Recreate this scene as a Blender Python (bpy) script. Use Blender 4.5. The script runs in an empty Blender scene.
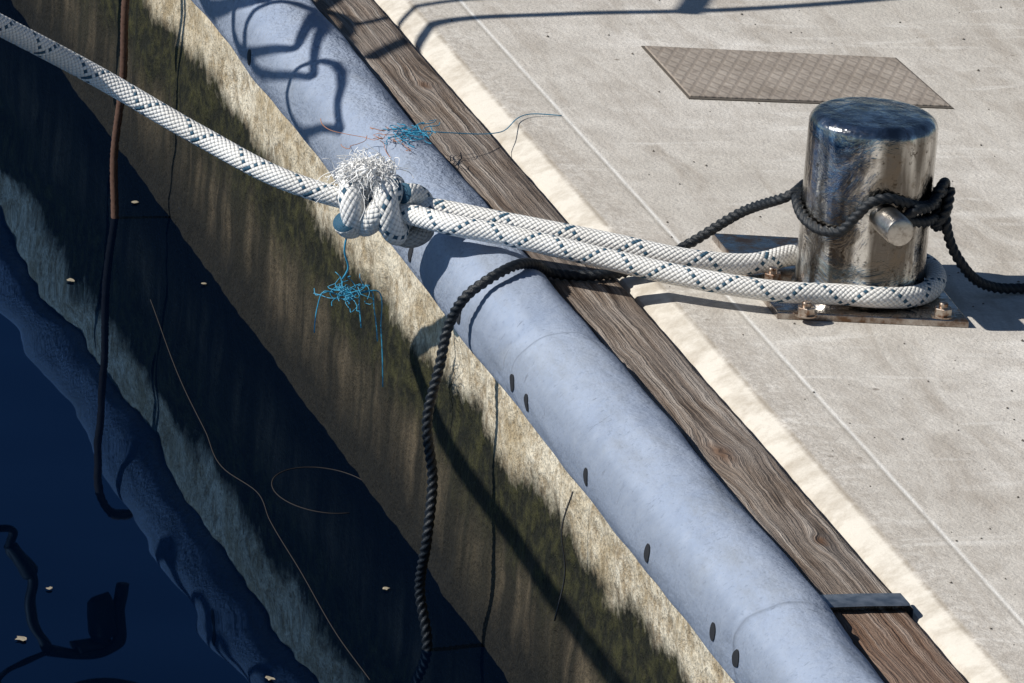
import bpy, math, random
from mathutils import Vector, Matrix, noise
random.seed(4)
sc=bpy.context.scene
V=Vector
# =============== helpers ===============
def link(o): sc.collection.objects.link(o); return o
def nd(nt,t,ins=None,**props):
    n=nt.nodes.new(t)
    for k,v in props.items(): setattr(n,k,v)
    for k,v in (ins or {}).items():
        s=n.inputs[k]
        if isinstance(v,bpy.types.NodeSocket): nt.links.new(v,s)
        else:
            if isinstance(v,(tuple,list)) and len(v)==3 and s.type=='RGBA': v=(*v,1)
            s.default_value=v
    return n
def M(nt,op,a,b=0.0,c=0.0,clamp=False):
    n=nd(nt,'ShaderNodeMath',{0:a,1:b,2:c},operation=op); n.use_clamp=clamp; return n.outputs[0]
def ramp(nt,f,stops,interp='LINEAR'):
    n=nd(nt,'ShaderNodeValToRGB',{0:f}); cr=n.color_ramp; cr.interpolation=interp
    while len(cr.elements)<len(stops): cr.elements.new(.5)
    for e,(p_,c) in zip(cr.elements,stops):
        e.position=p_
        if not isinstance(c,(tuple,list)): c=(c,c,c)
        e.color=(*c,1)
    return n.outputs[0]
def noi(nt,vec,scale,detail=4,rough=.55,dist=0):
    return nd(nt,'ShaderNodeTexNoise',{'Vector':vec,'Scale':scale,'Detail':detail,'Roughness':rough,'Distortion':dist}).outputs[0]
def mapg(nt,vec,scale=(1,1,1),loc=(0,0,0),rot=(0,0,0)):
    return nd(nt,'ShaderNodeMapping',{'Vector':vec,'Scale':V(scale),'Location':V(loc),'Rotation':V(rot)}).outputs[0]
def mix(nt,f,a,b,mode='MIX'):
    n=nd(nt,'ShaderNodeMix',data_type='RGBA',blend_type=mode)
    for i,v in ((0,f),(6,a),(7,b)):
        s=n.inputs[i]
        if isinstance(v,bpy.types.NodeSocket): nt.links.new(v,s)
        else: s.default_value=(*v,1) if isinstance(v,(tuple,list)) else v
    return n.outputs[2]
def bump(nt,h,dist,strength=1,normal=None):
    ins={'Height':h,'Distance':dist,'Strength':strength}
    if normal is not None: ins['Normal']=normal
    return nd(nt,'ShaderNodeBump',ins).outputs[0]
def mk(name,color=(.5,.5,.5),rough=.7,metal=0,spec=.5):
    m=bpy.data.materials.new(name); m.use_nodes=True; nt=m.node_tree
    b=nt.nodes['Principled BSDF']; b.inputs['Base Color'].default_value=(*color,1)
    b.inputs['Roughness'].default_value=rough; b.inputs['Metallic'].default_value=metal
    b.inputs['Specular IOR Level'].default_value=spec
    return m,nt,b
def pos(nt): return nd(nt,'ShaderNodeNewGeometry').outputs['Position']
def sep(nt,v):
    n=nd(nt,'ShaderNodeSeparateXYZ',{0:v}); return n.outputs
def L(nt,o,b,key): nt.links.new(o,b.inputs[key])

def catmull(pts,step):
    P=[V(q) for q in pts]
    P=[P[0]*2-P[1]]+P+[P[-1]*2-P[-2]]
    out=[]
    for i in range(1,len(P)-2):
        p0,p1,p2,p3=P[i-1:i+3]
        d=(p2-p1).length; n=max(2,int(d/step))
        l0=max((p1-p0).length,1e-5);l2=max((p3-p2).length,1e-5);d_=max(d,1e-5)
        m1=((p1-p0)/l0*d_+(p2-p1)/d_*l0)/(l0+d_)*d_
        m2=((p2-p1)/d_*l2+(p3-p2)/l2*d_)/(l2+d_)*d_
        for k in range(n):
            t=k/n;t2=t*t;t3=t2*t
            out.append(p1*(2*t3-3*t2+1)+m1*(t3-2*t2+t)+p2*(-2*t3+3*t2)+m2*(t3-t2))
    out.append(P[-2].copy())
    return out
class MB:
    def __init__(s): s.v=[];s.f=[];s.uv=[];s.mi=[]
    def tube(s,pts,rad,seg=16,step=.004,mi=0,lobe=None,smooth=True,cyclic=False,cap=True,radfn=None):
        P=catmull(pts,step) if smooth else [V(q) for q in pts]
        base=len(s.v);n=len(P)
        T=[]
        for i in range(n):
            if cyclic: t=P[(i+1)%n]-P[i-1]
            else: t=P[min(i+1,n-1)]-P[max(i-1,0)]
            T.append(t.normalized() if t.length>1e-9 else V((0,0,1)))
        ref=V((0,0,1)) if abs(T[0].z)<.9 else V((1,0,0))
        nrm=(ref-T[0]*ref.dot(T[0])).normalized()
        ln=0;lens=[]
        for i in range(n):
            if i: 
                ln+=(P[i]-P[i-1]).length
                nrm=(nrm-T[i]*nrm.dot(T[i])).normalized()
            lens.append(ln); bi=T[i].cross(nrm)
            for k in range(seg):
                th=2*math.pi*k/seg; rr=rad*(radfn(i/(n-1)) if radfn else 1)
                if lobe:
                    ph=1.5*(th-2*math.pi*ln/lobe[0]); rr*=(1-lobe[1])+lobe[1]*1.6*abs(math.cos(ph))
                s.v.append(P[i]+(nrm*math.cos(th)+bi*math.sin(th))*rr)
        for i in range(n-1 if not cyclic else n):
            j=(i+1)%n
            for k in range(seg):
                k2=(k+1)%seg
                s.f.append((base+i*seg+k,base+i*seg+k2,base+j*seg+k2,base+j*seg+k))
                v0=lens[i];v1=lens[j] if j else lens[i]+.004
                s.uv.append([(k/seg,v0),((k+1)/seg,v0),((k+1)/seg,v1),(k/seg,v1)]);s.mi.append(mi)
        if cap and not cyclic:
            for i,fl in ((0,1),(n-1,0)):
                idx=[base+i*seg+k for k in range(seg)]
                if fl: idx.reverse()
                s.f.append(idx);s.uv.append([(0,0)]*seg);s.mi.append(mi)
    def grid(s,rows,mi=0):
        base=len(s.v);n=len(rows);m_=len(rows[0])
        for rw in rows: s.v.extend(V(q) for q in rw)
        for i in range(n-1):
            for j in range(m_-1):
                s.f.append((base+i*m_+j,base+i*m_+j+1,base+(i+1)*m_+j+1,base+(i+1)*m_+j));s.uv.append([(0,0)]*4);s.mi.append(mi)
    def prism(s,poly,z0,z1,bev=0,mi=0):
        c=V((sum(q[0] for q in poly)/len(poly),sum(q[1] for q in poly)/len(poly)))
        rings=[(z0,0),(z1-bev,0)]
        if bev: rings+= [(z1-bev*.3,bev*.3),(z1,bev)]
        base=len(s.v);m_=len(poly)
        for z,ins in rings:
            for q in poly:
                d=(c-V(q)); 
                w=V(q)+d.normalized()*ins*1.3
                s.v.append(V((w.x,w.y,z)))
        for i in range(len(rings)-1):
            for j in range(m_):
                j2=(j+1)%m_
                s.f.append((base+i*m_+j,base+i*m_+j2,base+(i+1)*m_+j2,base+(i+1)*m_+j));s.uv.append([(0,0)]*4);s.mi.append(mi)
        s.f.append([base+(len(rings)-1)*m_+j for j in range(m_)]);s.uv.append([(0,0)]*m_);s.mi.append(mi)
    def lathe(s,prof,c,axis=(0,0,1),seg=64,mi=0):
        ax=V(axis).normalized(); ref=V((0,0,1)) if abs(ax.z)<.9 else V((1,0,0))
        n1=(ref-ax*ref.dot(ax)).normalized();n2=ax.cross(n1);base=len(s.v);c=V(c)
        for rr,h in prof:
            for k in range(seg):
                t=2*math.pi*k/seg; s.v.append(c+ax*h+(n1*math.cos(t)+n2*math.sin(t))*rr)
        for i in range(len(prof)-1):
            for k in range(seg):
                k2=(k+1)%seg
                s.f.append((base+i*seg+k,base+i*seg+k2,base+(i+1)*seg+k2,base+(i+1)*seg+k));s.uv.append([(k/seg,prof[i][1])]*4);s.mi.append(mi)
    def obj(s,name,mats,smooth=True,parent=None,sharp=None):
        me=bpy.data.meshes.new(name);me.from_pydata([tuple(q) for q in s.v],[],s.f)
        uvl=me.uv_layers.new(name="UVMap")
        k=0
        for fu in s.uv:
            for q in fu: uvl.data[k].uv=q;k+=1
        for m_ in mats: me.materials.append(m_)
        me.polygons.foreach_set('material_index',s.mi)
        me.polygons.foreach_set('use_smooth',[smooth]*len(s.f))
        me.update()
        if sharp: me.set_sharp_from_angle(angle=math.radians(sharp))
        o=link(bpy.data.objects.new(name,me))
        if parent: o.parent=parent
        return o
def empty(name,loc=(0,0,0)):
    o=bpy.data.objects.new(name,None);link(o);return o

# =============== camera ===============
p=math.radians(18);a=math.radians(16.5);r=math.radians(4.5)
f_px=8442.0;D=8.442
F=V((math.cos(p)*math.sin(a),math.cos(p)*math.cos(a),-math.sin(p)))
R0=V((math.cos(a),-math.sin(a),0));U0=R0.cross(F)
R=R0*math.cos(r)+U0*math.sin(r);U=U0*math.cos(r)-R0*math.sin(r)
loc=-F*D
cd=bpy.data.cameras.new("camera");cam=link(bpy.data.objects.new("camera",cd))
cam.matrix_world=Matrix((( R.x,U.x,-F.x,loc.x),(R.y,U.y,-F.y,loc.y),(R.z,U.z,-F.z,loc.z),(0,0,0,1)))
cd.lens=f_px/1024*36;cd.sensor_width=36;cd.clip_end=3000;cd.clip_start=.1
sc.camera=cam

# =============== light ===============
LD=V((.766,-.05,-.643)).normalized()
sl=bpy.data.lights.new("sun","SUN");sl.energy=5.0;sl.angle=math.radians(.5);sl.color=(1,.965,.90)
so=link(bpy.data.objects.new("sun",sl));so.rotation_euler=LD.to_track_quat('-Z','Y').to_euler()
w=bpy.data.worlds.new("World");sc.world=w;w.use_nodes=True;nt=w.node_tree
sky=nd(nt,'ShaderNodeTexSky',sky_type='NISHITA',sun_disc=False)
sky.sun_elevation=math.asin(-LD.z);sky.sun_rotation=math.atan2(-LD.x,-LD.y)
sky.air_density=1;sky.dust_density=.1;sky.ozone_density=4
nt.links.new(sky.outputs[0],nt.nodes['Background'].inputs[0]);nt.nodes['Background'].inputs[1].default_value=.052
sc.view_settings.view_transform='Standard';sc.view_settings.look='None';sc.view_settings.exposure=0

# =============== materials ===============
# deck concrete
m_con,nt,b=mk("deck_concrete",rough=.9,spec=.25);P=pos(nt);X,Y,Z=sep(nt,P)
big=noi(nt,P,3,3,.6);mid=noi(nt,P,18,5,.7);fine=noi(nt,P,260,2,.7);gr=noi(nt,P,90,3,.7)
c=ramp(nt,big,[(.32,(.60,.56,.50)),(.68,(.72,.68,.625))])
c=mix(nt,ramp(nt,mid,[(.38,.0),(.66,.75)]),c,(.49,.45,.40))
c=mix(nt,M(nt,'MULTIPLY',ramp(nt,gr,[(.62,0.),(.70,1.)]),.45),c,(.30,.27,.24))
c=mix(nt,ramp(nt,fine,[(.3,.38),(.65,0.)]),c,(.30,.275,.245))
st=noi(nt,mapg(nt,P,(7,1.3,1),rot=(0,0,.25)),2.2,5,.7,1.2)
c=mix(nt,ramp(nt,st,[(.48,0.),(.68,.7)]),c,(.38,.335,.285))
c=mix(nt,ramp(nt,noi(nt,mapg(nt,P,(1.2,5,1)),4,3,.7,.6),[(.56,0.),(.72,.5)]),c,(.80,.77,.72))
sp=nd(nt,'ShaderNodeTexVoronoi',{'Vector':P,'Scale':13.,'Randomness':1.},feature='F1').outputs['Distance']
c=mix(nt,ramp(nt,M(nt,'ADD',sp,M(nt,'MULTIPLY',gr,.05)),[(.055,.7),(.085,0.)]),c,(.20,.17,.14))
strip=ramp(nt,M(nt,'ADD',X,M(nt,'MULTIPLY',mid,.03)),[(.24,1.),(.285,0.)])
c=mix(nt,M(nt,'MULTIPLY',strip,ramp(nt,gr,[(.45,0.),(.55,.5)])),c,(.38,.34,.295))
# clean trowelled bevel with dirt in the pores and a thin dirt line at its top
ar=ramp(nt,M(nt,'ADD',X,M(nt,'MULTIPLY',big,.004)),[(.2055,1.),(.2075,0.)])
c=mix(nt,M(nt,'MULTIPLY',ar,.85),c,mix(nt,ramp(nt,mid,[(.45,0.),(.66,.9)]),(.70,.655,.58),(.44,.39,.32)))
dl=M(nt,'ABSOLUTE',M(nt,'SUBTRACT',M(nt,'ADD',X,M(nt,'MULTIPLY',big,.004)),.2075))
c=mix(nt,M(nt,'MULTIPLY',ramp(nt,dl,[(.0006,.8),(.0022,0.)]),ramp(nt,mid,[(.4,0.),(.55,1.)])),c,(.30,.26,.21))
d=M(nt,'ABSOLUTE',M(nt,'SUBTRACT',M(nt,'ADD',X,M(nt,'MULTIPLY',big,.004)),.2675))
c=mix(nt,M(nt,'MULTIPLY',ramp(nt,d,[(.0006,1.),(.002,0.)]),M(nt,'MULTIPLY',mid,1.4,clamp=True)),c,(.88,.86,.82))
d=M(nt,'ABSOLUTE',M(nt,'SUBTRACT',M(nt,'ADD',X,M(nt,'MULTIPLY',big,.004)),.264))
c=mix(nt,M(nt,'MULTIPLY',ramp(nt,d,[(.0004,1.),(.0012,0.)]),.40),c,(.2,.18,.15))
L(nt,c,b,'Base Color')
h=M(nt,'ADD',M(nt,'MULTIPLY',fine,.5),M(nt,'ADD',mid,M(nt,'MULTIPLY',gr,.6)))
L(nt,bump(nt,h,.0032,M(nt,'SUBTRACT',.6,M(nt,'MULTIPLY',ar,.35))),b,'Normal')

# quay wall
m_wall,nt,b=mk("wall_concrete",rough=.85,spec=.2);P=pos(nt);X,Y,Z=sep(nt,P)
n1=noi(nt,P,9,5,.7);n2=noi(nt,P,50,5,.7);n3=noi(nt,P,220,2,.7)
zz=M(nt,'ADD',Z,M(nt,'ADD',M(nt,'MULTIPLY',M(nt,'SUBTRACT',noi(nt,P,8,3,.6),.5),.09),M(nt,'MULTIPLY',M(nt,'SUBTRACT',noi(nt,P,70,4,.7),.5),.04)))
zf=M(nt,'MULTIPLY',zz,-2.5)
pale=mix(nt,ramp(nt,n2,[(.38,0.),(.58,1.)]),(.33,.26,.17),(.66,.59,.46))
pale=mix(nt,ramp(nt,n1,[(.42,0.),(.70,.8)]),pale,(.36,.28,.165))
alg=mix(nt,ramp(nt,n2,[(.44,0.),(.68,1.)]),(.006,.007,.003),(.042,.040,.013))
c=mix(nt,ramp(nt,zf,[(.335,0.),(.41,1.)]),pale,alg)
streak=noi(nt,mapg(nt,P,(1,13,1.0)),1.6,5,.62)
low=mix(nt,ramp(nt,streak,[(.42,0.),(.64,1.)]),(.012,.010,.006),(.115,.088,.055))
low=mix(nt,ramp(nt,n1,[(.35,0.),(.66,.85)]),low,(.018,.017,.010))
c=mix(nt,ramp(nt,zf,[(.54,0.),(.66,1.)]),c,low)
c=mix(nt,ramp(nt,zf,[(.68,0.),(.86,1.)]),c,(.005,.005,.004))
c=mix(nt,ramp(nt,n3,[(.3,.5),(.55,0.)]),c,(.022,.019,.013))
L(nt,c,b,'Base Color')
L(nt,bump(nt,M(nt,'ADD',M(nt,'MULTIPLY',n3,.25),M(nt,'ADD',M(nt,'MULTIPLY',n2,.8),n1)),.009,.9),b,'Normal')

# wood
m_wood,nt,b=mk("weathered_wood",rough=.8,spec=.25);P=pos(nt);X,Y,Z=sep(nt,P)
g=M(nt,'ADD',X,M(nt,'MULTIPLY',noi(nt,P,14,3,.6),.010))
kd=None
nkv=nd(nt,'ShaderNodeVectorMath',{0:P,1:nd(nt,'ShaderNodeVectorMath',{0:nd(nt,'ShaderNodeTexNoise',{'Vector':P,'Scale':60.}).outputs['Color'],3:.008},operation='SCALE').outputs[0]},operation='ADD').outputs[0]
for (kx,ky,rr) in [(.124,-.33,.020),(.146,.90,.011),(.149,-.58,.010)]:
    dv=nd(nt,'ShaderNodeVectorMath',{0:mapg(nt,nkv,(1,.40,0)),1:(kx,ky*.40,0)},operation='DISTANCE').outputs['Value']
    e=M(nt,'EXPONENT',M(nt,'MULTIPLY',M(nt,'POWER',M(nt,'DIVIDE',dv,rr*1.5),2),-1))
    g=M(nt,'SUBTRACT',g,M(nt,'MULTIPLY',M(nt,'MULTIPLY',M(nt,'SUBTRACT',X,kx),e),.8))
    k1=ramp(nt,M(nt,'DIVIDE',dv,rr),[(.20,1.),(.80,0.)])
    kd=k1 if kd is None else M(nt,'MAXIMUM',kd,k1)
gv=nd(nt,'ShaderNodeCombineXYZ',{0:M(nt,'MULTIPLY',g,80),1:M(nt,'MULTIPLY',Y,1.8),2:M(nt,'MULTIPLY',Z,30)}).outputs[0]
gn=noi(nt,gv,1.6,5,.6);gf=noi(nt,nd(nt,'ShaderNodeCombineXYZ',{0:M(nt,'MULTIPLY',g,300),1:M(nt,'MULTIPLY',Y,4)}).outputs[0],1.4,4,.65)
c=ramp(nt,gn,[(.30,(.040,.027,.020)),(.41,(.15,.108,.080)),(.52,(.28,.222,.178)),(.66,(.50,.44,.385))])
c=mix(nt,ramp(nt,gf,[(.36,.85),(.50,0.)]),c,(.035,.024,.018))
c=mix(nt,ramp(nt,noi(nt,P,8,3),[(.38,0.),(.65,.5)]),c,(.25,.22,.20))
c=mix(nt,M(nt,'MULTIPLY',kd,.8),c,(.12,.06,.03))
c=mix(nt,M(nt,'MULTIPLY',M(nt,'LESS_THAN',Y,-.764),.45),c,(.20,.10,.055))
L(nt,c,b,'Base Color')
L(nt,bump(nt,M(nt,'ADD',gn,M(nt,'MULTIPLY',gf,.8)),.007,1),b,'Normal')

# fender hose
m_pipe,nt,b=mk("fender_rubber",rough=.85,spec=.12);P=pos(nt);sy=sep(nt,P)
n1=noi(nt,P,5,5,.6);n2=noi(nt,P,45,4,.6);n3=noi(nt,P,170,3,.6)
c=ramp(nt,n1,[(.3,(.25,.30,.40)),(.7,(.32,.37,.465))])
c=mix(nt,ramp(nt,n2,[(.4,0.),(.8,.45)]),c,(.36,.40,.47))
c=mix(nt,ramp(nt,n3,[(.28,.5),(.42,0.)]),c,(.16,.19,.25))
sc_=noi(nt,mapg(nt,P,(20,60,20),rot=(0,0,.5)),2,4,.7)
c=mix(nt,ramp(nt,sc_,[(.65,0.),(.71,.6)]),c,(.12,.135,.165))
dirt=noi(nt,mapg(nt,P,(3,1,3)),5,6,.75)
c=mix(nt,ramp(nt,dirt,[(.52,0.),(.72,.55)]),c,(.225,.24,.26))
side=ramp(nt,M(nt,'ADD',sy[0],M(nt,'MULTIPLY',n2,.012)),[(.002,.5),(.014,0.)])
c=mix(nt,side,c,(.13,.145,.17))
kk=M(nt,'ADD',sy[1],M(nt,'MULTIPLY',M(nt,'SUBTRACT',sy[0],.047),.38))
for yy in (-.047,-.826):
    c=mix(nt,M(nt,'MULTIPLY',ramp(nt,M(nt,'ABSOLUTE',M(nt,'SUBTRACT',kk,yy)),[(.0006,.6),(.0022,0.)]),M(nt,'MULTIPLY',n2,1.4,clamp=True)),c,(.07,.08,.10))
L(nt,c,b,'Base Color')
rgh=ramp(nt,sy[1],[(.15,.3),(.3,1.)])
L(nt,bump(nt,M(nt,'ADD',M(nt,'ADD',M(nt,'MULTIPLY',n1,1.4),M(nt,'MULTIPLY',n2,.5)),M(nt,'MULTIPLY',n3,rgh)),.0042,.85),b,'Normal')
m_hole,_,_=mk("hole_shade",(.012,.013,.016),.8)

# braided white rope
def braid(name,base,fleck):
    m_,nt,b=mk(name,rough=.8,spec=.3)
    uv=nd(nt,'ShaderNodeTexCoord').outputs['UV'];u,v,_=sep(nt,uv)
    u8=M(nt,'MULTIPLY',u,12);vl=M(nt,'DIVIDE',v,.0058)
    A=M(nt,'ADD',u8,vl);B=M(nt,'SUBTRACT',u8,vl)
    fA=M(nt,'FLOOR',A);fB=M(nt,'FLOOR',B)
    ff=M(nt,'ABSOLUTE',M(nt,'SUBTRACT',M(nt,'FRACT',A),.5));fg=M(nt,'ABSOLUTE',M(nt,'SUBTRACT',M(nt,'FRACT',B),.5))
    par=M(nt,'FLOORED_MODULO',M(nt,'ADD',fA,fB),2)
    ip=M(nt,'SUBTRACT',1,par)
    cross=M(nt,'ADD',M(nt,'MULTIPLY',ff,ip),M(nt,'MULTIPLY',fg,par))
    along=M(nt,'ADD',M(nt,'MULTIPLY',fg,ip),M(nt,'MULTIPLY',ff,par))
    h=M(nt,'SUBTRACT',1,M(nt,'ADD',M(nt,'MULTIPLY',M(nt,'POWER',cross,2),2.6),M(nt,'MULTIPLY',M(nt,'POWER',along,2),1.6)))
    f1=M(nt,'MULTIPLY',ip,M(nt,'LESS_THAN',M(nt,'FLOORED_MODULO',fA,12),.5))
    f2=M(nt,'MULTIPLY',par,M(nt,'LESS_THAN',M(nt,'FLOORED_MODULO',M(nt,'ADD',fB,3),12),.5))
    fl=M(nt,'MAXIMUM',f1,f2)
    P=pos(nt)
    fib=noi(nt,P,900,2,.6);dn=noi(nt,P,22,5,.7)
    c=mix(nt,ramp(nt,dn,[(.45,0.),(.80,.5)]),base,(.54,.50,.42))
    c=mix(nt,ramp(nt,h,[(.3,.50),(.65,0.)]),c,tuple(x*.45 for x in base))
    c=mix(nt,M(nt,'MULTIPLY',fl,M(nt,'ADD',.86,M(nt,'MULTIPLY',fib,.2)),clamp=True),c,fleck)
    L(nt,c,b,'Base Color')
    L(nt,bump(nt,M(nt,'ADD',h,M(nt,'MULTIPLY',fib,.35)),.0013,1),b,'Normal')
    return m_
m_rope=braid("white_braid",(.88,.865,.83),(.006,.07,.13))
m_ropeg=braid("grey_braid",(.36,.35,.33),(.05,.08,.09))
m_fray,_,_=mk("frayed_fibre",(.90,.89,.87),.8,spec=.2)
m_black,nt,b=mk("black_twine",(.010,.012,.016),.42,spec=.4)
uv=nd(nt,'ShaderNodeTexCoord').outputs['UV']
fn=noi(nt,mapg(nt,uv,(60,500,1)),1,3,.6);L(nt,ramp(nt,fn,[(.4,(.004,.006,.009)),(.75,(.020,.026,.034))]),b,'Base Color')
L(nt,bump(nt,fn,.001,.6),b,'Normal')
m_brown,_,_=mk("brown_rope",(.085,.042,.026),.85)
m_blue,_,_=mk("blue_fibre",(.03,.26,.42),.5)
m_orange,_,_=mk("orange_fibre",(.45,.19,.09),.6)
m_green,_,_=mk("green_rope",(.02,.60,.24),.6)
m_dark,_,_=mk("dark_line",(.015,.015,.016),.6)
m_thin,_,_=mk("thin_dark_line",(.022,.016,.012),.8)

# stainless steel
m_st,nt,b=mk("stainless_steel",(.50,.48,.45),.16,1.);P=pos(nt);X,Y,Z=sep(nt,P)
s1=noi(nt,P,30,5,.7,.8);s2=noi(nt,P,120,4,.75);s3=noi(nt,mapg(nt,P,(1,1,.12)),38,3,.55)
c=ramp(nt,s3,[(.38,(.14,.125,.11)),(.48,(.42,.40,.37)),(.58,(.85,.83,.79))])  # upright light and dark bands paint reflections into the steel colour
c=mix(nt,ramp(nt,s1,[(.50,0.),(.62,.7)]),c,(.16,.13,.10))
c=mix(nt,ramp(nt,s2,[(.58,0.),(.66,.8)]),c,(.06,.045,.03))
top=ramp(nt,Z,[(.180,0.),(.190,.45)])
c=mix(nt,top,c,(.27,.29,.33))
L(nt,c,b,'Base Color')
L(nt,M(nt,'ADD',ramp(nt,s2,[(.40,.02),(.72,.28)]),M(nt,'MULTIPLY',s1,.08)),b,'Roughness')
L(nt,bump(nt,M(nt,'ADD',s1,M(nt,'MULTIPLY',s3,1.2)),.0024,.7),b,'Normal')
m_pin,nt,b=mk("pin_steel",(.48,.45,.41),.32,1.);P=pos(nt)
L(nt,ramp(nt,noi(nt,P,140,4,.7),[(.45,(.50,.47,.43)),(.68,(.30,.27,.24))]),b,'Base Color')
m_plate,nt,b=mk("plate_steel",(.36,.32,.28),.25,1.);P=pos(nt)
s1=noi(nt,P,35,5,.7);c=ramp(nt,s1,[(.4,(.50,.47,.44)),(.62,(.18,.11,.07))]);L(nt,c,b,'Base Color');L(nt,ramp(nt,s1,[(.4,.10),(.6,.45)]),b,'Roughness')
L(nt,bump(nt,noi(nt,P,150,3),.0006,.5),b,'Normal')
m_bolt,nt,b=mk("rusty_bolt",(.45,.30,.18),.35,1.);P=pos(nt)
L(nt,ramp(nt,noi(nt,P,160,3),[(.42,(.50,.44,.38)),(.62,(.24,.14,.09))]),b,'Base Color')
m_strap,nt,b=mk("strap_metal",(.22,.25,.30),.45,.8);P=pos(nt)
L(nt,ramp(nt,noi(nt,P,90,4),[(.35,(.16,.20,.25)),(.7,(.36,.40,.45))]),b,'Base Color')

# cover plate
m_cov,nt,b=mk("cover_metal",(.25,.22,.19),.8,.0,.2);P=pos(nt);X,Y,Z=sep(nt,P)
d1=M(nt,'PINGPONG',M(nt,'ADD',M(nt,'MULTIPLY',X,62),M(nt,'MULTIPLY',Y,30)),.5);d2=M(nt,'PINGPONG',M(nt,'SUBTRACT',M(nt,'MULTIPLY',X,62),M(nt,'MULTIPLY',Y,30)),.5)
dd=M(nt,'MAXIMUM',ramp(nt,d1,[(.28,0.),(.44,1.)]),ramp(nt,d2,[(.28,0.),(.44,1.)]))
n1=noi(nt,P,14,5,.7);n2=noi(nt,P,60,4,.7)
c=ramp(nt,n1,[(.35,(.29,.25,.21)),(.65,(.42,.37,.32))])
c=mix(nt,M(nt,'MULTIPLY',dd,ramp(nt,n2,[(.35,.08),(.68,.55)])),c,(.19,.15,.12));c=mix(nt,ramp(nt,n2,[(.3,.7),(.6,0.)]),c,(.20,.165,.14))
L(nt,c,b,'Base Color');L(nt,bump(nt,M(nt,'ADD',M(nt,'MULTIPLY',dd,-.5),n2),.0010,.8),b,'Normal')

# water
m_wat=bpy.data.materials.new("harbour_water");m_wat.use_nodes=True;nt=m_wat.node_tree;nt.nodes.clear()
P=pos(nt);h=M(nt,'ADD',M(nt,'MULTIPLY',noi(nt,P,3.0,1,.4),1.),M(nt,'MULTIPLY',noi(nt,mapg(nt,P,(1,1,1),loc=(5,3,0)),9,1,.4),.06))
nm=bump(nt,h,.0036,1)
gl=nd(nt,'ShaderNodeBsdfGlossy',{'Color':(.30,.56,.98,1),'Roughness':.012,'Normal':nm}).outputs[0]
df=nd(nt,'ShaderNodeBsdfDiffuse',{'Color':(.0003,.0018,.0065,1)}).outputs[0]
fr=nd(nt,'ShaderNodeFresnel',{'IOR':1.33,'Normal':nm}).outputs[0]
ms=nd(nt,'ShaderNodeMixShader',{0:fr,1:df,2:gl}).outputs[0]
nd(nt,'ShaderNodeOutputMaterial',{0:ms})

# =============== setting ===============
def yrows(lo,hi,step,far=()):
    ys=[];y=lo
    while y<hi-1e-6: ys.append(y);y+=step
    ys.append(hi);return list(far[:len(far)//2])+ys+list(far[len(far)//2:])
mb=MB();rows=[]
for y in yrows(-2.,3.,.01,(-60,-10,12,80)):
    n_=noise.noise(V((0,y*9,1)))*.0016+noise.noise(V((0,y*40,5)))*.0008
    n2_=noise.noise(V((3,y*6,1)))*.0012
    rows.append([(.1785+n_,y,-.40),(.1785+n_,y,-.020+n2_*.5),(.1815+n_,y,-.0125+n2_*.6),(.187+n_*1.0,y,-.0092+n2_*.5),(.203+n2_,y,-.0018),(.2065+n2_,y,-.0003),(.210+n2_,y,0),(.30,y,0),(.8,y,0),(3,y,0),(80,y,0)])
mb.grid(rows);deck=mb.obj("concrete_quay_deck",[m_con],smooth=True,sharp=35)
mb=MB();rows=[];zs=[-1.5,-.6]+[-.42+.012*i for i in range(29)]
for y in yrows(-2.,3.6,.012,(-60,-10,12,80)):
    rw=[]
    for z in zs:
        x=.030+.007*noise.noise(V((y*6,z*8,2)))+.0035*noise.noise(V((y*28,z*30,7)))
        rw.append((x,y,z))
    x=rw[-1][0]
    rw+=[(x+.004,y,-.0795),(.098,y,-.079),(.0985,y,-.052),(.1775,y,-.052)]
    rows.append(rw)
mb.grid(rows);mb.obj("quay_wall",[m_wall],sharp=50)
mb=MB();mb.grid([[(-600,-600,-.37),(.05,-600,-.37)],[(-600,900,-.37),(.05,900,-.37)]]);wat=mb.obj("water",[m_wat])
# timber
mb=MB()
def plank(y0,y1,dx=0,dz=0):
    rows=[];y=y0;ys=[]
    while y<y1: ys.append(y);y+=.008
    ys.append(y1)
    for y in ys:
        l=.093+dx+.0032*noise.noise(V((1,y*5,3)))+.0026*noise.noise(V((4,y*25,3)))
        rr=.170+dx+.0018*noise.noise(V((2,y*6,9)))+.0014*noise.noise(V((2,y*30,9)))
        z=-.004+dz+.0012*noise.noise(V((8,y*4,0)))
        rows.append([(l,y,-.051),(l,y,z-.006),(l+.002,y,z-.002),(l+.006,y,z)]+[(l+(rr-l)*k/8,y,z+.0008*noise.noise(V((k,y*20,2)))) for k in range(1,8)]+[(rr-.004,y,z),(rr-.001,y,z-.002),(rr,y,z-.006),(rr,y,-.051)])
    b0=len(mb.v);mb.grid(rows);m_=len(rows[0])
    for i in (0,len(rows)-1):
        idx=[b0+i*m_+j for j in range(m_)]
        if i: idx.reverse()
        mb.f.append(idx);mb.uv.append([(0,0)]*m_);mb.mi.append(0)
plank(-.762,2.6);plank(-3.,-.766,.002,-.002);plank(2.605,8)
tim=empty("timber_rubbing_strake");mb.obj("planks",[m_wood],sharp=50,parent=tim)
mb=MB()
rows=[]
for y in (-.775,-.772,-.745,-.742):
    zt=.0005 if y in(-.775,-.742) else .002
    rows.append([(.086,y-0.0,-.045),(.086,y,-.004+zt*.5),(.089,y,zt),(.13,y,zt+.0005),(.172,y,zt),(.1755,y,-.003),(.1755,y,-.03)])
mb.grid(rows);mb.obj("metal_strap",[m_strap],parent=tim,sharp=40)

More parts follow.
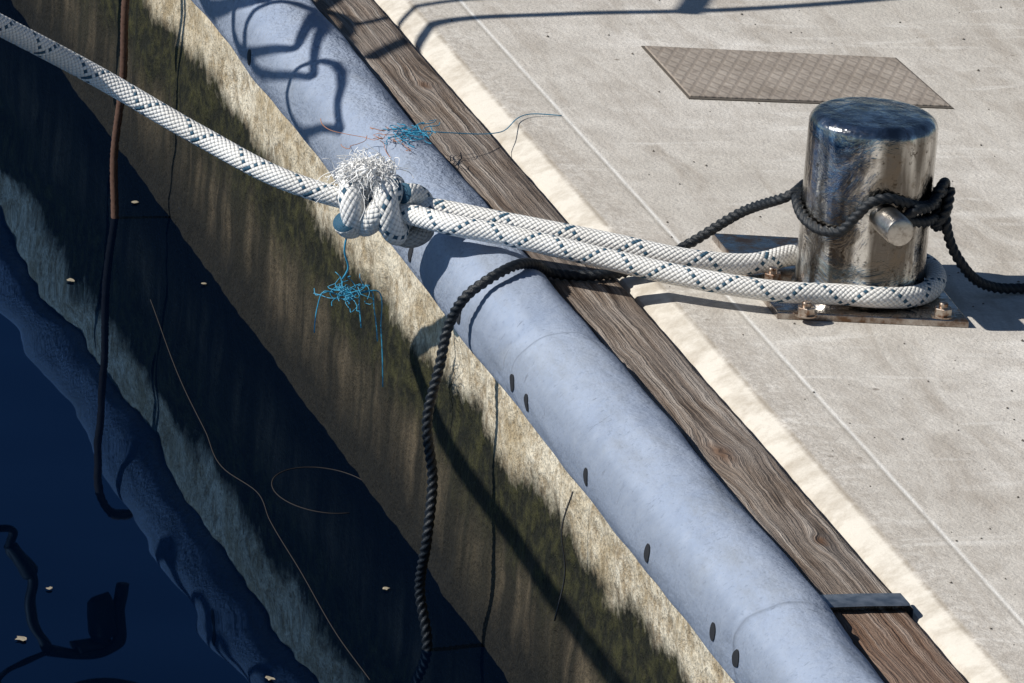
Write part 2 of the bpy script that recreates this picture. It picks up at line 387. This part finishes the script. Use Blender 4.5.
# =============== fender hose ===============
hose=empty("dock_fender_hose")
mb=MB();rows=[];SEG=56
def sm(x,a_,b_):
    t=max(0,min(1,(x-a_)/(b_-a_)));return t*t*(3-2*t)
def hr(y,th):
    rr=.0522+.0036*noise.noise(V((math.cos(th)*1.2,math.sin(th)*1.2,y*3.5)))+.0019*noise.noise(V((math.cos(th)*3,math.sin(th)*3,y*12)))
    k=y+.020*math.cos(th)
    rr+=.0022*(1-sm(k,-.050,-.042))*sm(k,-.832,-.826)
    rr+=-.0020*math.exp(-((k+.058)/.010)**2)-.0026*math.exp(-((k+.81)/.008)**2)-.0012*math.exp(-((k-.235)/.012)**2)
    return rr
for y in yrows(-1.8,2.2,.004,(-4,-3,3,6)):
    rw=[]
    for k in range(SEG+1):
        th=2*math.pi*k/SEG;rr=hr(y,th)
        sx=.004*noise.noise(V((0,y*1.3,4)))
        rw.append((.047+sx+rr*math.cos(th),y,-.030+rr*math.sin(th)))
    rows.append(rw)
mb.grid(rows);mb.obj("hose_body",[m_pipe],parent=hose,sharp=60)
mb=MB()
for y in (.181,-.032,-.093,-.314,-.53,-.743,-.813,-1.0,.46,.385,1.1):
    th0=math.radians(183);base=len(mb.v);n=20
    sx=.004*noise.noise(V((0,y*1.3,4)))
    mb.v.append(None)
    for k in range(n):
        t=2*math.pi*k/n;th=th0+.19*math.sin(t);yy=y+.0072*math.cos(t)+.003*math.sin(t)
        rr=hr(yy,th)+.0009
        mb.v.append(V((.047+sx+rr*math.cos(th),yy,-.030+rr*math.sin(th))))
    rr=hr(y,th0)+.0012
    mb.v[base]=V((.047+sx+rr*math.cos(th0),y,-.030+rr*math.sin(th0)))
    for k in range(n):
        mb.f.append((base,base+1+k,base+1+(k+1)%n));mb.uv.append([(0,0)]*3);mb.mi.append(0)
mb.obj("dark_hole_discs",[m_hole],parent=hose)  # dark discs on the hose surface paint in the shade of its holes

# =============== bollard ===============
bol=empty("mooring_bollard");C=V((.407,.139,0));RB=.0665
mb=MB();mb.prism([(.489,.024),(.503,.282),(.304,.322),(.296,.06)],.0005,.008,.0015,0);mb.obj("base_plate",[m_plate],smooth=False,parent=bol)
mb=MB();prof=[(RB+.004,.008),(RB+.0015,.011),(RB,.013),(RB,.06),(RB,.12),(RB,.168)]
for i in range(1,9):
    t=i/8*math.pi/2;prof.append((RB-.014+.014*math.cos(t),.181+.014*math.sin(t)))
prof+=[(.03,.1965),(.001,.197)]
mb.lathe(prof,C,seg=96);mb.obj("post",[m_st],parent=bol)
cdir=V((-.284,-.959,0)).normalized();rdir=V((.959,-.284,0)).normalized()
pd=V((.03,-1,0)).normalized()
PC=C+V((-0.004,0,.103))
mb=MB();rp=.0155;mb.lathe([(rp,-.100),(rp,.112),(rp-.0015,.116),(rp-.0035,.117),(.0001,.117)],PC,axis=pd,seg=40)
mb.lathe([(.0001,-.1),(rp,-.1)],PC,axis=pd,seg=40)
mb.obj("cross_pin",[m_pin],parent=bol,sharp=40)
mb=MB()
for (x,y) in [(.320,.160),(.322,.048),(.466,.040),(.475,.255)]:
    mb.lathe([(.012,.008),(.012,.0095),(.0001,.0096)],(x,y,0),seg=24)
    hexp=[(x+.0095*math.cos(math.pi/3*k+.3),y+.0095*math.sin(math.pi/3*k+.3)) for k in range(6)]
    mb.prism(hexp,.0096,.0175,.001,0)
    mb.lathe([(.0048,.017),(.0048,.0215),(.0038,.0225),(.0001,.0225)],(x,y,0),seg=16)
mb.obj("anchor_bolts",[m_bolt],smooth=False,parent=bol)

# =============== mooring rope ===============
mr=empty("mooring_rope");RR=.0110
mb=MB()
K=V((-.063,.311,.045));t=V((.93,-.36,-.04)).normalized();n1=V((0,0,1))-t*t.z;n1.normalize();n2=t.cross(n1)
mb.tube([(-1.695,-2.483,1.3),(-1.082,-.713,.7),(-.742,.005,.42),(-.442,.443,.2),(-.323,.485,.13),(-.227,.425,.085),(-.149,.344,.06),(-.098,.318,.05),tuple(K),tuple(K+t*.03)],RR,seg=20,step=.005)
def circ(ang,rr=RB+.0120,z=.0200):
    a_=math.radians(ang);return (C.x+rr*math.cos(a_),C.y+rr*math.sin(a_),z)
eye=[tuple(K-t*.02-n2*.006),tuple(K+V((.018,-.014,-.002))),(.0,.238,.0455),(.043,.212,.044),(.134,.157,.036),(.226,.106,.028),(.302,.078,.0235),circ(-118,z=.022),circ(-95,z=.022),circ(-70),circ(-45),circ(-20,z=.023),circ(10,z=.025),circ(40,z=.025),circ(70,z=.024),circ(95,z=.023),(.352,.203,.0215),(.30,.178,.0205),(.247,.176,.025),(.149,.211,.036),(.054,.259,.0425),(-.026,.300,.046),tuple(K+n2*.006),tuple(K-t*.03+n2*.006)]
mb.tube(eye,RR,seg=20,step=.004)
def ring(off,tilt,tw,mr_,n=40,e=1.0,ph=0,sh=V((0,0,0))):
    ax=(t*math.cos(tilt)+(n1*math.cos(tw)+n2*math.sin(tw))*math.sin(tilt)).normalized()
    q1=(n1-ax*n1.dot(ax)).normalized();q2=ax.cross(q1);c=K+t*off+sh
    return [c+(q1*math.cos(2*math.pi*k/n+ph)*e+q2*math.sin(2*math.pi*k/n+ph))*mr_ for k in range(n)]
RK=.0130
mb.tube(ring(-.022,.30,.4,.0215),RK,seg=20,smooth=False,cyclic=True)
mb.tube(ring(.001,-.55,.2,.0225,e=1.08),RK,seg=20,smooth=False,cyclic=True)
hl=[]
for k in range(60):
    s=k/59;th=s*2*math.pi*1.2+2.2
    hl.append(K+t*(-.030+.058*s)+(n1*math.cos(th)+n2*math.sin(th))*(.027-.004*math.sin(s*math.pi)))
mb.tube(hl,RK,seg=20,smooth=False)
q=K+t*.026
mb.tube([q+n1*.020+n2*.012,q+t*.014+n1*.014-n2*.006,q+t*.020+n1*.002-n2*.016,q+t*.010-n1*.010-n2*.020,q-t*.012-n1*.018-n2*.012],RR,seg=20,mi=0)
mb.tube([q-n1*.006-n2*.03,q+t*.014-n1*.016-n2*.024,q+t*.024-n1*.024-n2*.010,q+t*.012-n1*.030+n2*.002,q-t*.010-n1*.026],RR*.95,seg=20,mi=1)
mb.obj("braided_line",[m_rope,m_ropeg],parent=mr)
# frayed end: soft tuft of curled yarns
mb=MB();B0=K+n1*.029-t*.014
mb.tube([K+n1*.01-t*.004,B0+n1*.004],RR*.95,seg=14,step=.003)
def rv(s): return V((random.gauss(0,s),random.gauss(0,s),random.gauss(0,s)))
for i in range(190):
    d=V((random.gauss(-.35,.6),random.gauss(0,.5),random.gauss(.25,.42)));d.normalize()
    ln=random.uniform(.008,.021);c0=B0+V((random.gauss(0,.009),random.gauss(0,.006),random.gauss(.001,.003)))
    w1=rv(.003);w2=rv(.004);w3=rv(.004)
    mb.tube([c0,c0+d*ln*.35+w1,c0+d*ln*.7+w2,c0+d*ln*.95+w3+V((0,0,-.002)),c0+d*ln*1.0+w3*1.6+V((0,0,-.005))],random.uniform(.0011,.0019),seg=6,step=.002,radfn=lambda s:1.1-.7*s*s)
for i in range(700):
    d=V((random.gauss(-.35,.6),random.gauss(0,.6),random.gauss(.22,.5)));d.normalize()
    ln=random.uniform(.008,.020);c0=B0+V((random.gauss(0,.009),random.gauss(0,.006),random.gauss(.001,.004)))
    w_=rv(.004);w2=rv(.006)
    mb.tube([c0,c0+d*ln*.4+w_,c0+d*ln*.8+w2,c0+d*ln+w2*1.3+V((0,0,-.004)),c0+d*ln+w2*1.6+rv(.003)+V((0,0,-.007))],.0004,seg=3,step=.003,cap=False)
mb.obj("frayed_end",[m_fray],parent=mr)

# =============== black rope ===============
br=MB();rb=.0049;lb=(.024,.32)
def cy(th,z,rr=RB+.0050):
    a_=math.radians(th);d=cdir*math.cos(a_)+rdir*math.sin(a_);return tuple(C+d*rr+V((0,0,z)))
hang=[(-.032,.113,-.42),(-.032,.113,-.36),(-.040,.126,-.31),(-.041,.111,-.25),(-.036,.124,-.19),(-.044,.132,-.128),(-.034,.136,-.07),(-.026,.142,-.03),(-.012,.128,.008),(.006,.126,.023),(.035,.140,.0325),(.06,.165,.028),(.102,.205,.003),(.146,.200,.0025),(.180,.213,.002),(.204,.222,.0060),(.232,.240,.010),(.258,.251,.02),(.301,.227,.06)]
br.tube(hang+[cy(-97,.100,RB+.008),cy(-120,.103),cy(-150,.108),cy(180,.112),cy(150,.112),cy(120,.110),cy(92,.106),cy(65,.110),cy(45,.114),cy(28,.121,RB+.006),cy(14,.126,RB+.007),cy(2,.122,RB+.008),cy(-10,.104,RB+.006),cy(-22,.086),cy(-38,.082),cy(-60,.086),cy(-85,.096),cy(-110,.100),cy(-140,.102),cy(180,.102),cy(140,.100),cy(110,.098),cy(84,.094,RB+.006),cy(62,.094),cy(42,.098),cy(30,.104,RB+.006),cy(36,.112,RB+.012),cy(55,.112,RB+.009),cy(80,.120,RB+.010),cy(92,.112,RB+.014),(.485,.110,.085),(.492,.108,.062),(.506,.106,.040),(.527,.115,.020),(.548,.125,.010),(.591,.134,.0055),(.66,.150,.0055),(.729,.152,.0055),(.95,.10,.0055),(1.3,.15,.0055)],rb,seg=18,step=.002,lobe=lb)
br.tube([cy(70,.122,RB+.008),cy(84,.128,RB+.011),cy(97,.118,RB+.013),cy(100,.098,RB+.013),cy(90,.082,RB+.012),cy(78,.084,RB+.007),cy(80,.10,RB+.016),cy(88,.122,RB+.018)],rb,seg=18,step=.002,lobe=lb)
br.obj("black_twisted_rope",[m_black])

# =============== brown rope on the wall ===============
mb=MB()
mb.tube([(.05,1.64,.025),(.01,1.62,.022),(-.012,1.60,.01),(-.030,1.585,-.03),(-.038,1.572,-.10),(-.036,1.569,-.20),(-.040,1.572,-.30),(-.036,1.566,-.37),(-.036,1.566,-.6)],.0045,seg=10,lobe=(.02,.25))
mb.obj("brown_rope",[m_brown])

# =============== blue fibres ===============
def tangle(mb,c,size,n,mi=0,rad=.0005,ln=6,drop=0):
    c=V(c)
    for i in range(n):
        q=c+V([random.gauss(0,size[k]*.5) for k in range(3)]);pts=[q]
        d=V([random.gauss(0,1)*size[k] for k in range(3)])
        for j in range(ln):
            d=d*.6+V([random.gauss(0,1)*size[k] for k in range(3)])*.7
            q=q+d*.6+V((0,0,-drop));q=q+(c-q)*.12
            pts.append(q)
        mb.tube(pts,rad,seg=4,step=.004,mi=mi,cap=False)
mb=MB()
tangle(mb,(.050,.615,.028),(.013,.018,.002),26)
tangle(mb,(.018,.615,.024),(.016,.02,.003),10,mi=1,rad=.0004)
mb.tube([(.05,.62,.03),(.10,.634,.022),(.17,.686,.006),(.232,.763,.003),(.262,.762,.0012)],.0006,seg=5,mi=2)
mb.obj("frayed_blue_twine",[m_blue,m_orange,m_blue])
mb=MB()
kb=K+V((-.028,0,-.02))
mb.tube([kb,kb+V((-.004,0,-.03)),kb+V((.001,.0,-.05)),kb+V((-.004,0,-.06))],.0011,seg=5)
tangle(mb,kb+V((.002,0,-.072)),(.010,.012,.006),30)
for dx,ln in ((-.020,.04),(.012,.035),(.030,.10),(.024,.05)):
    s=kb+V((dx*.4,0,-.077))
    mb.tube([s,s+V((dx*.7,0,.004)),s+V((dx,.003,-ln*.4)),s+V((dx*1.1,0,-ln*.7)),s+V((dx*1.15,-.004,-ln))],.0007,seg=5)
mb.obj("frayed_blue_twine",[m_blue])

# =============== hatch cover ===============
hc=empty("access_hatch_cover")
mb=MB();mb.prism([(.716,.787),(.711,.972),(.431,1.022),(.428,.829)],.0005,.003,.001);mb.obj("cover_plate",[m_cov],smooth=False,parent=hc)
mb=MB()
pts=[(.7190,.782),(.7140,.977),(.4280,1.027),(.4250,.824)]
mb.prism(pts,.0002,.0012);mb.obj("frame_gap",[mk("gap_dark",(.10,.085,.07),.9)[0]],smooth=False,parent=hc)  # dark sheet under the plate, showing as a border round it

# =============== things beyond the frame that throw shadows / reflect ===============
mb=MB();o=V((-.833,.054,.7))
def sh(pts,o): return [V((x,y,0))+o for x,y in pts]
mb.tube(sh([(.10,1.0),(.149,1.056),(.22,1.127),(.369,1.158),(.564,1.173),(.757,1.213),(.936,1.274),(1.5,1.40)],o),.008,seg=10,step=.02)
mb.tube(sh([(.12,1.13),(.241,1.207),(.40,1.235),(.588,1.255),(.9,1.33),(1.4,1.5)],o),.005,seg=10,step=.02)
mb.tube(sh([(.52,1.16),(.55,1.22),(.57,1.40)],o),.012,seg=10,step=.02)
mb.obj("boat_rail",[m_st])
mb=MB();o=V((-.595,.039,.5))
for (cx,cy_,ax,ay,r_) in [(.03,1.10,.07,.11,.007),(.02,1.02,.06,.13,.006),(.0,.83,.05,.11,.006),(.05,1.28,.09,.12,.010)]:
    mb.tube([V((cx+ax*math.cos(k*.3307),cy_+ay*math.sin(k*.3307),.02*math.sin(k*.66)))+o for k in range(19)],r_,seg=8,smooth=False,cyclic=True)
mb.obj("hanging_rope_coil",[m_dark])
mb=MB()
A=[(-.221,.019),(-.163,.031),(-.129,.027),(-.131,.074),(-.105,.100),(-.102,.139),(-.079,.183)]
mb.tube([(x,1.6,z) for x,z in A],.0065,seg=8)
mb.tube([(-.079,1.6,.183),(-.024,1.6,.191),(.008,1.6,.154),(.011,1.6,.115)],.008,seg=8)
mb.tube([(-.079,1.6,.183),(-.126,1.6,.213),(-.134,1.6,.231),(-.076,1.6,.254),(-.025,1.6,.249),(.06,1.6,.27)],.0045,seg=8)
mb.tube([(-.05,1.6,.18),(-.01,1.61,.165),(-.02,1.6,.15),(0,1.6,.14)],.012,seg=8)
mb.tube([(-.131,1.6,.06),(-.12,1.6,.08),(-.105,1.6,.100)],.011,seg=8)
mb.obj("tangled_line",[m_dark])
mb=MB()
mb.tube([(-.27,1.9,-.07),(-.212,1.9,-.06),(-.171,1.9,-.055),(-.185,1.9,-.030),(-.23,1.9,-.025)],.008,seg=8)
mb.tube([(-.27,1.9,-.005),(-.208,1.9,-.006),(-.146,1.9,.014),(-.128,1.9,.029)],.009,seg=8)
mb.obj("green_line",[m_green])

# =============== floating bits ===============
m_leaf,_,_=mk("debris",(.30,.26,.19),.8)
mb=MB()
for (x,y) in [(-.142,1.326),(.012,1.309),(0.0,1.62),(-.031,.289),(-.216,.036),(-.384,.31),(-.446,.166)]:
    n=9;base=len(mb.v);sz=random.uniform(.5,1.0)
    for k in range(n):
        tt=2*math.pi*k/n;q=random.uniform(.5,1.2)*sz
        mb.v.append(V((x+.006*q*math.cos(tt),y+.008*q*math.sin(tt),-.3685+random.uniform(0,.001))))
    mb.f.append(list(range(base,base+n)));mb.uv.append([(0,0)]*n);mb.mi.append(0)
mb.obj("floating_debris",[m_leaf],smooth=False)
mb=MB()
S=[(-.063,1.257),(-.096,.938),(-.105,.8),(-.113,.671),(-.095,.6),(-.102,.51),(-.107,.354),(-.115,.145),(-.113,.029)]
mb.tube([(x,y,-.3698) for x,y in S],.0005,seg=5,step=.01)
mb.tube([(-.02+.055*math.cos(k*.35),.60+.075*math.sin(k*.35),-.3698) for k in range(15)],.0005,seg=5)
mb.obj("thin_water_lines",[m_thin])  # thin dark curves laid on the water surface
mb=MB()
mb.tube([(.012,-.21,-.085),(.004,-.21,-.12),(.010,-.212,-.17),(.004,-.21,-.22)],.0009,seg=5)
mb.obj("dangling_string",[m_dark])
mb=MB()
for i in range(260):
    x=random.uniform(.21,1.1);y=random.uniform(-1.1,1.6);s_=random.uniform(.0007,.0018)
    c_=V((x,y,s_*.4));base=len(mb.v)
    for d in ((1,0,0),(0,1,0),(-1,0,0),(0,-1,0),(0,0,.8)): mb.v.append(c_+V(d)*s_*random.uniform(.7,1.4))
    for k in range(4): mb.f.append((base+k,base+(k+1)%4,base+4));mb.uv.append([(0,0)]*3);mb.mi.append(0)
mb.obj("grit",[mk("grit_stone",(.10,.085,.07),.9)[0]],smooth=False)
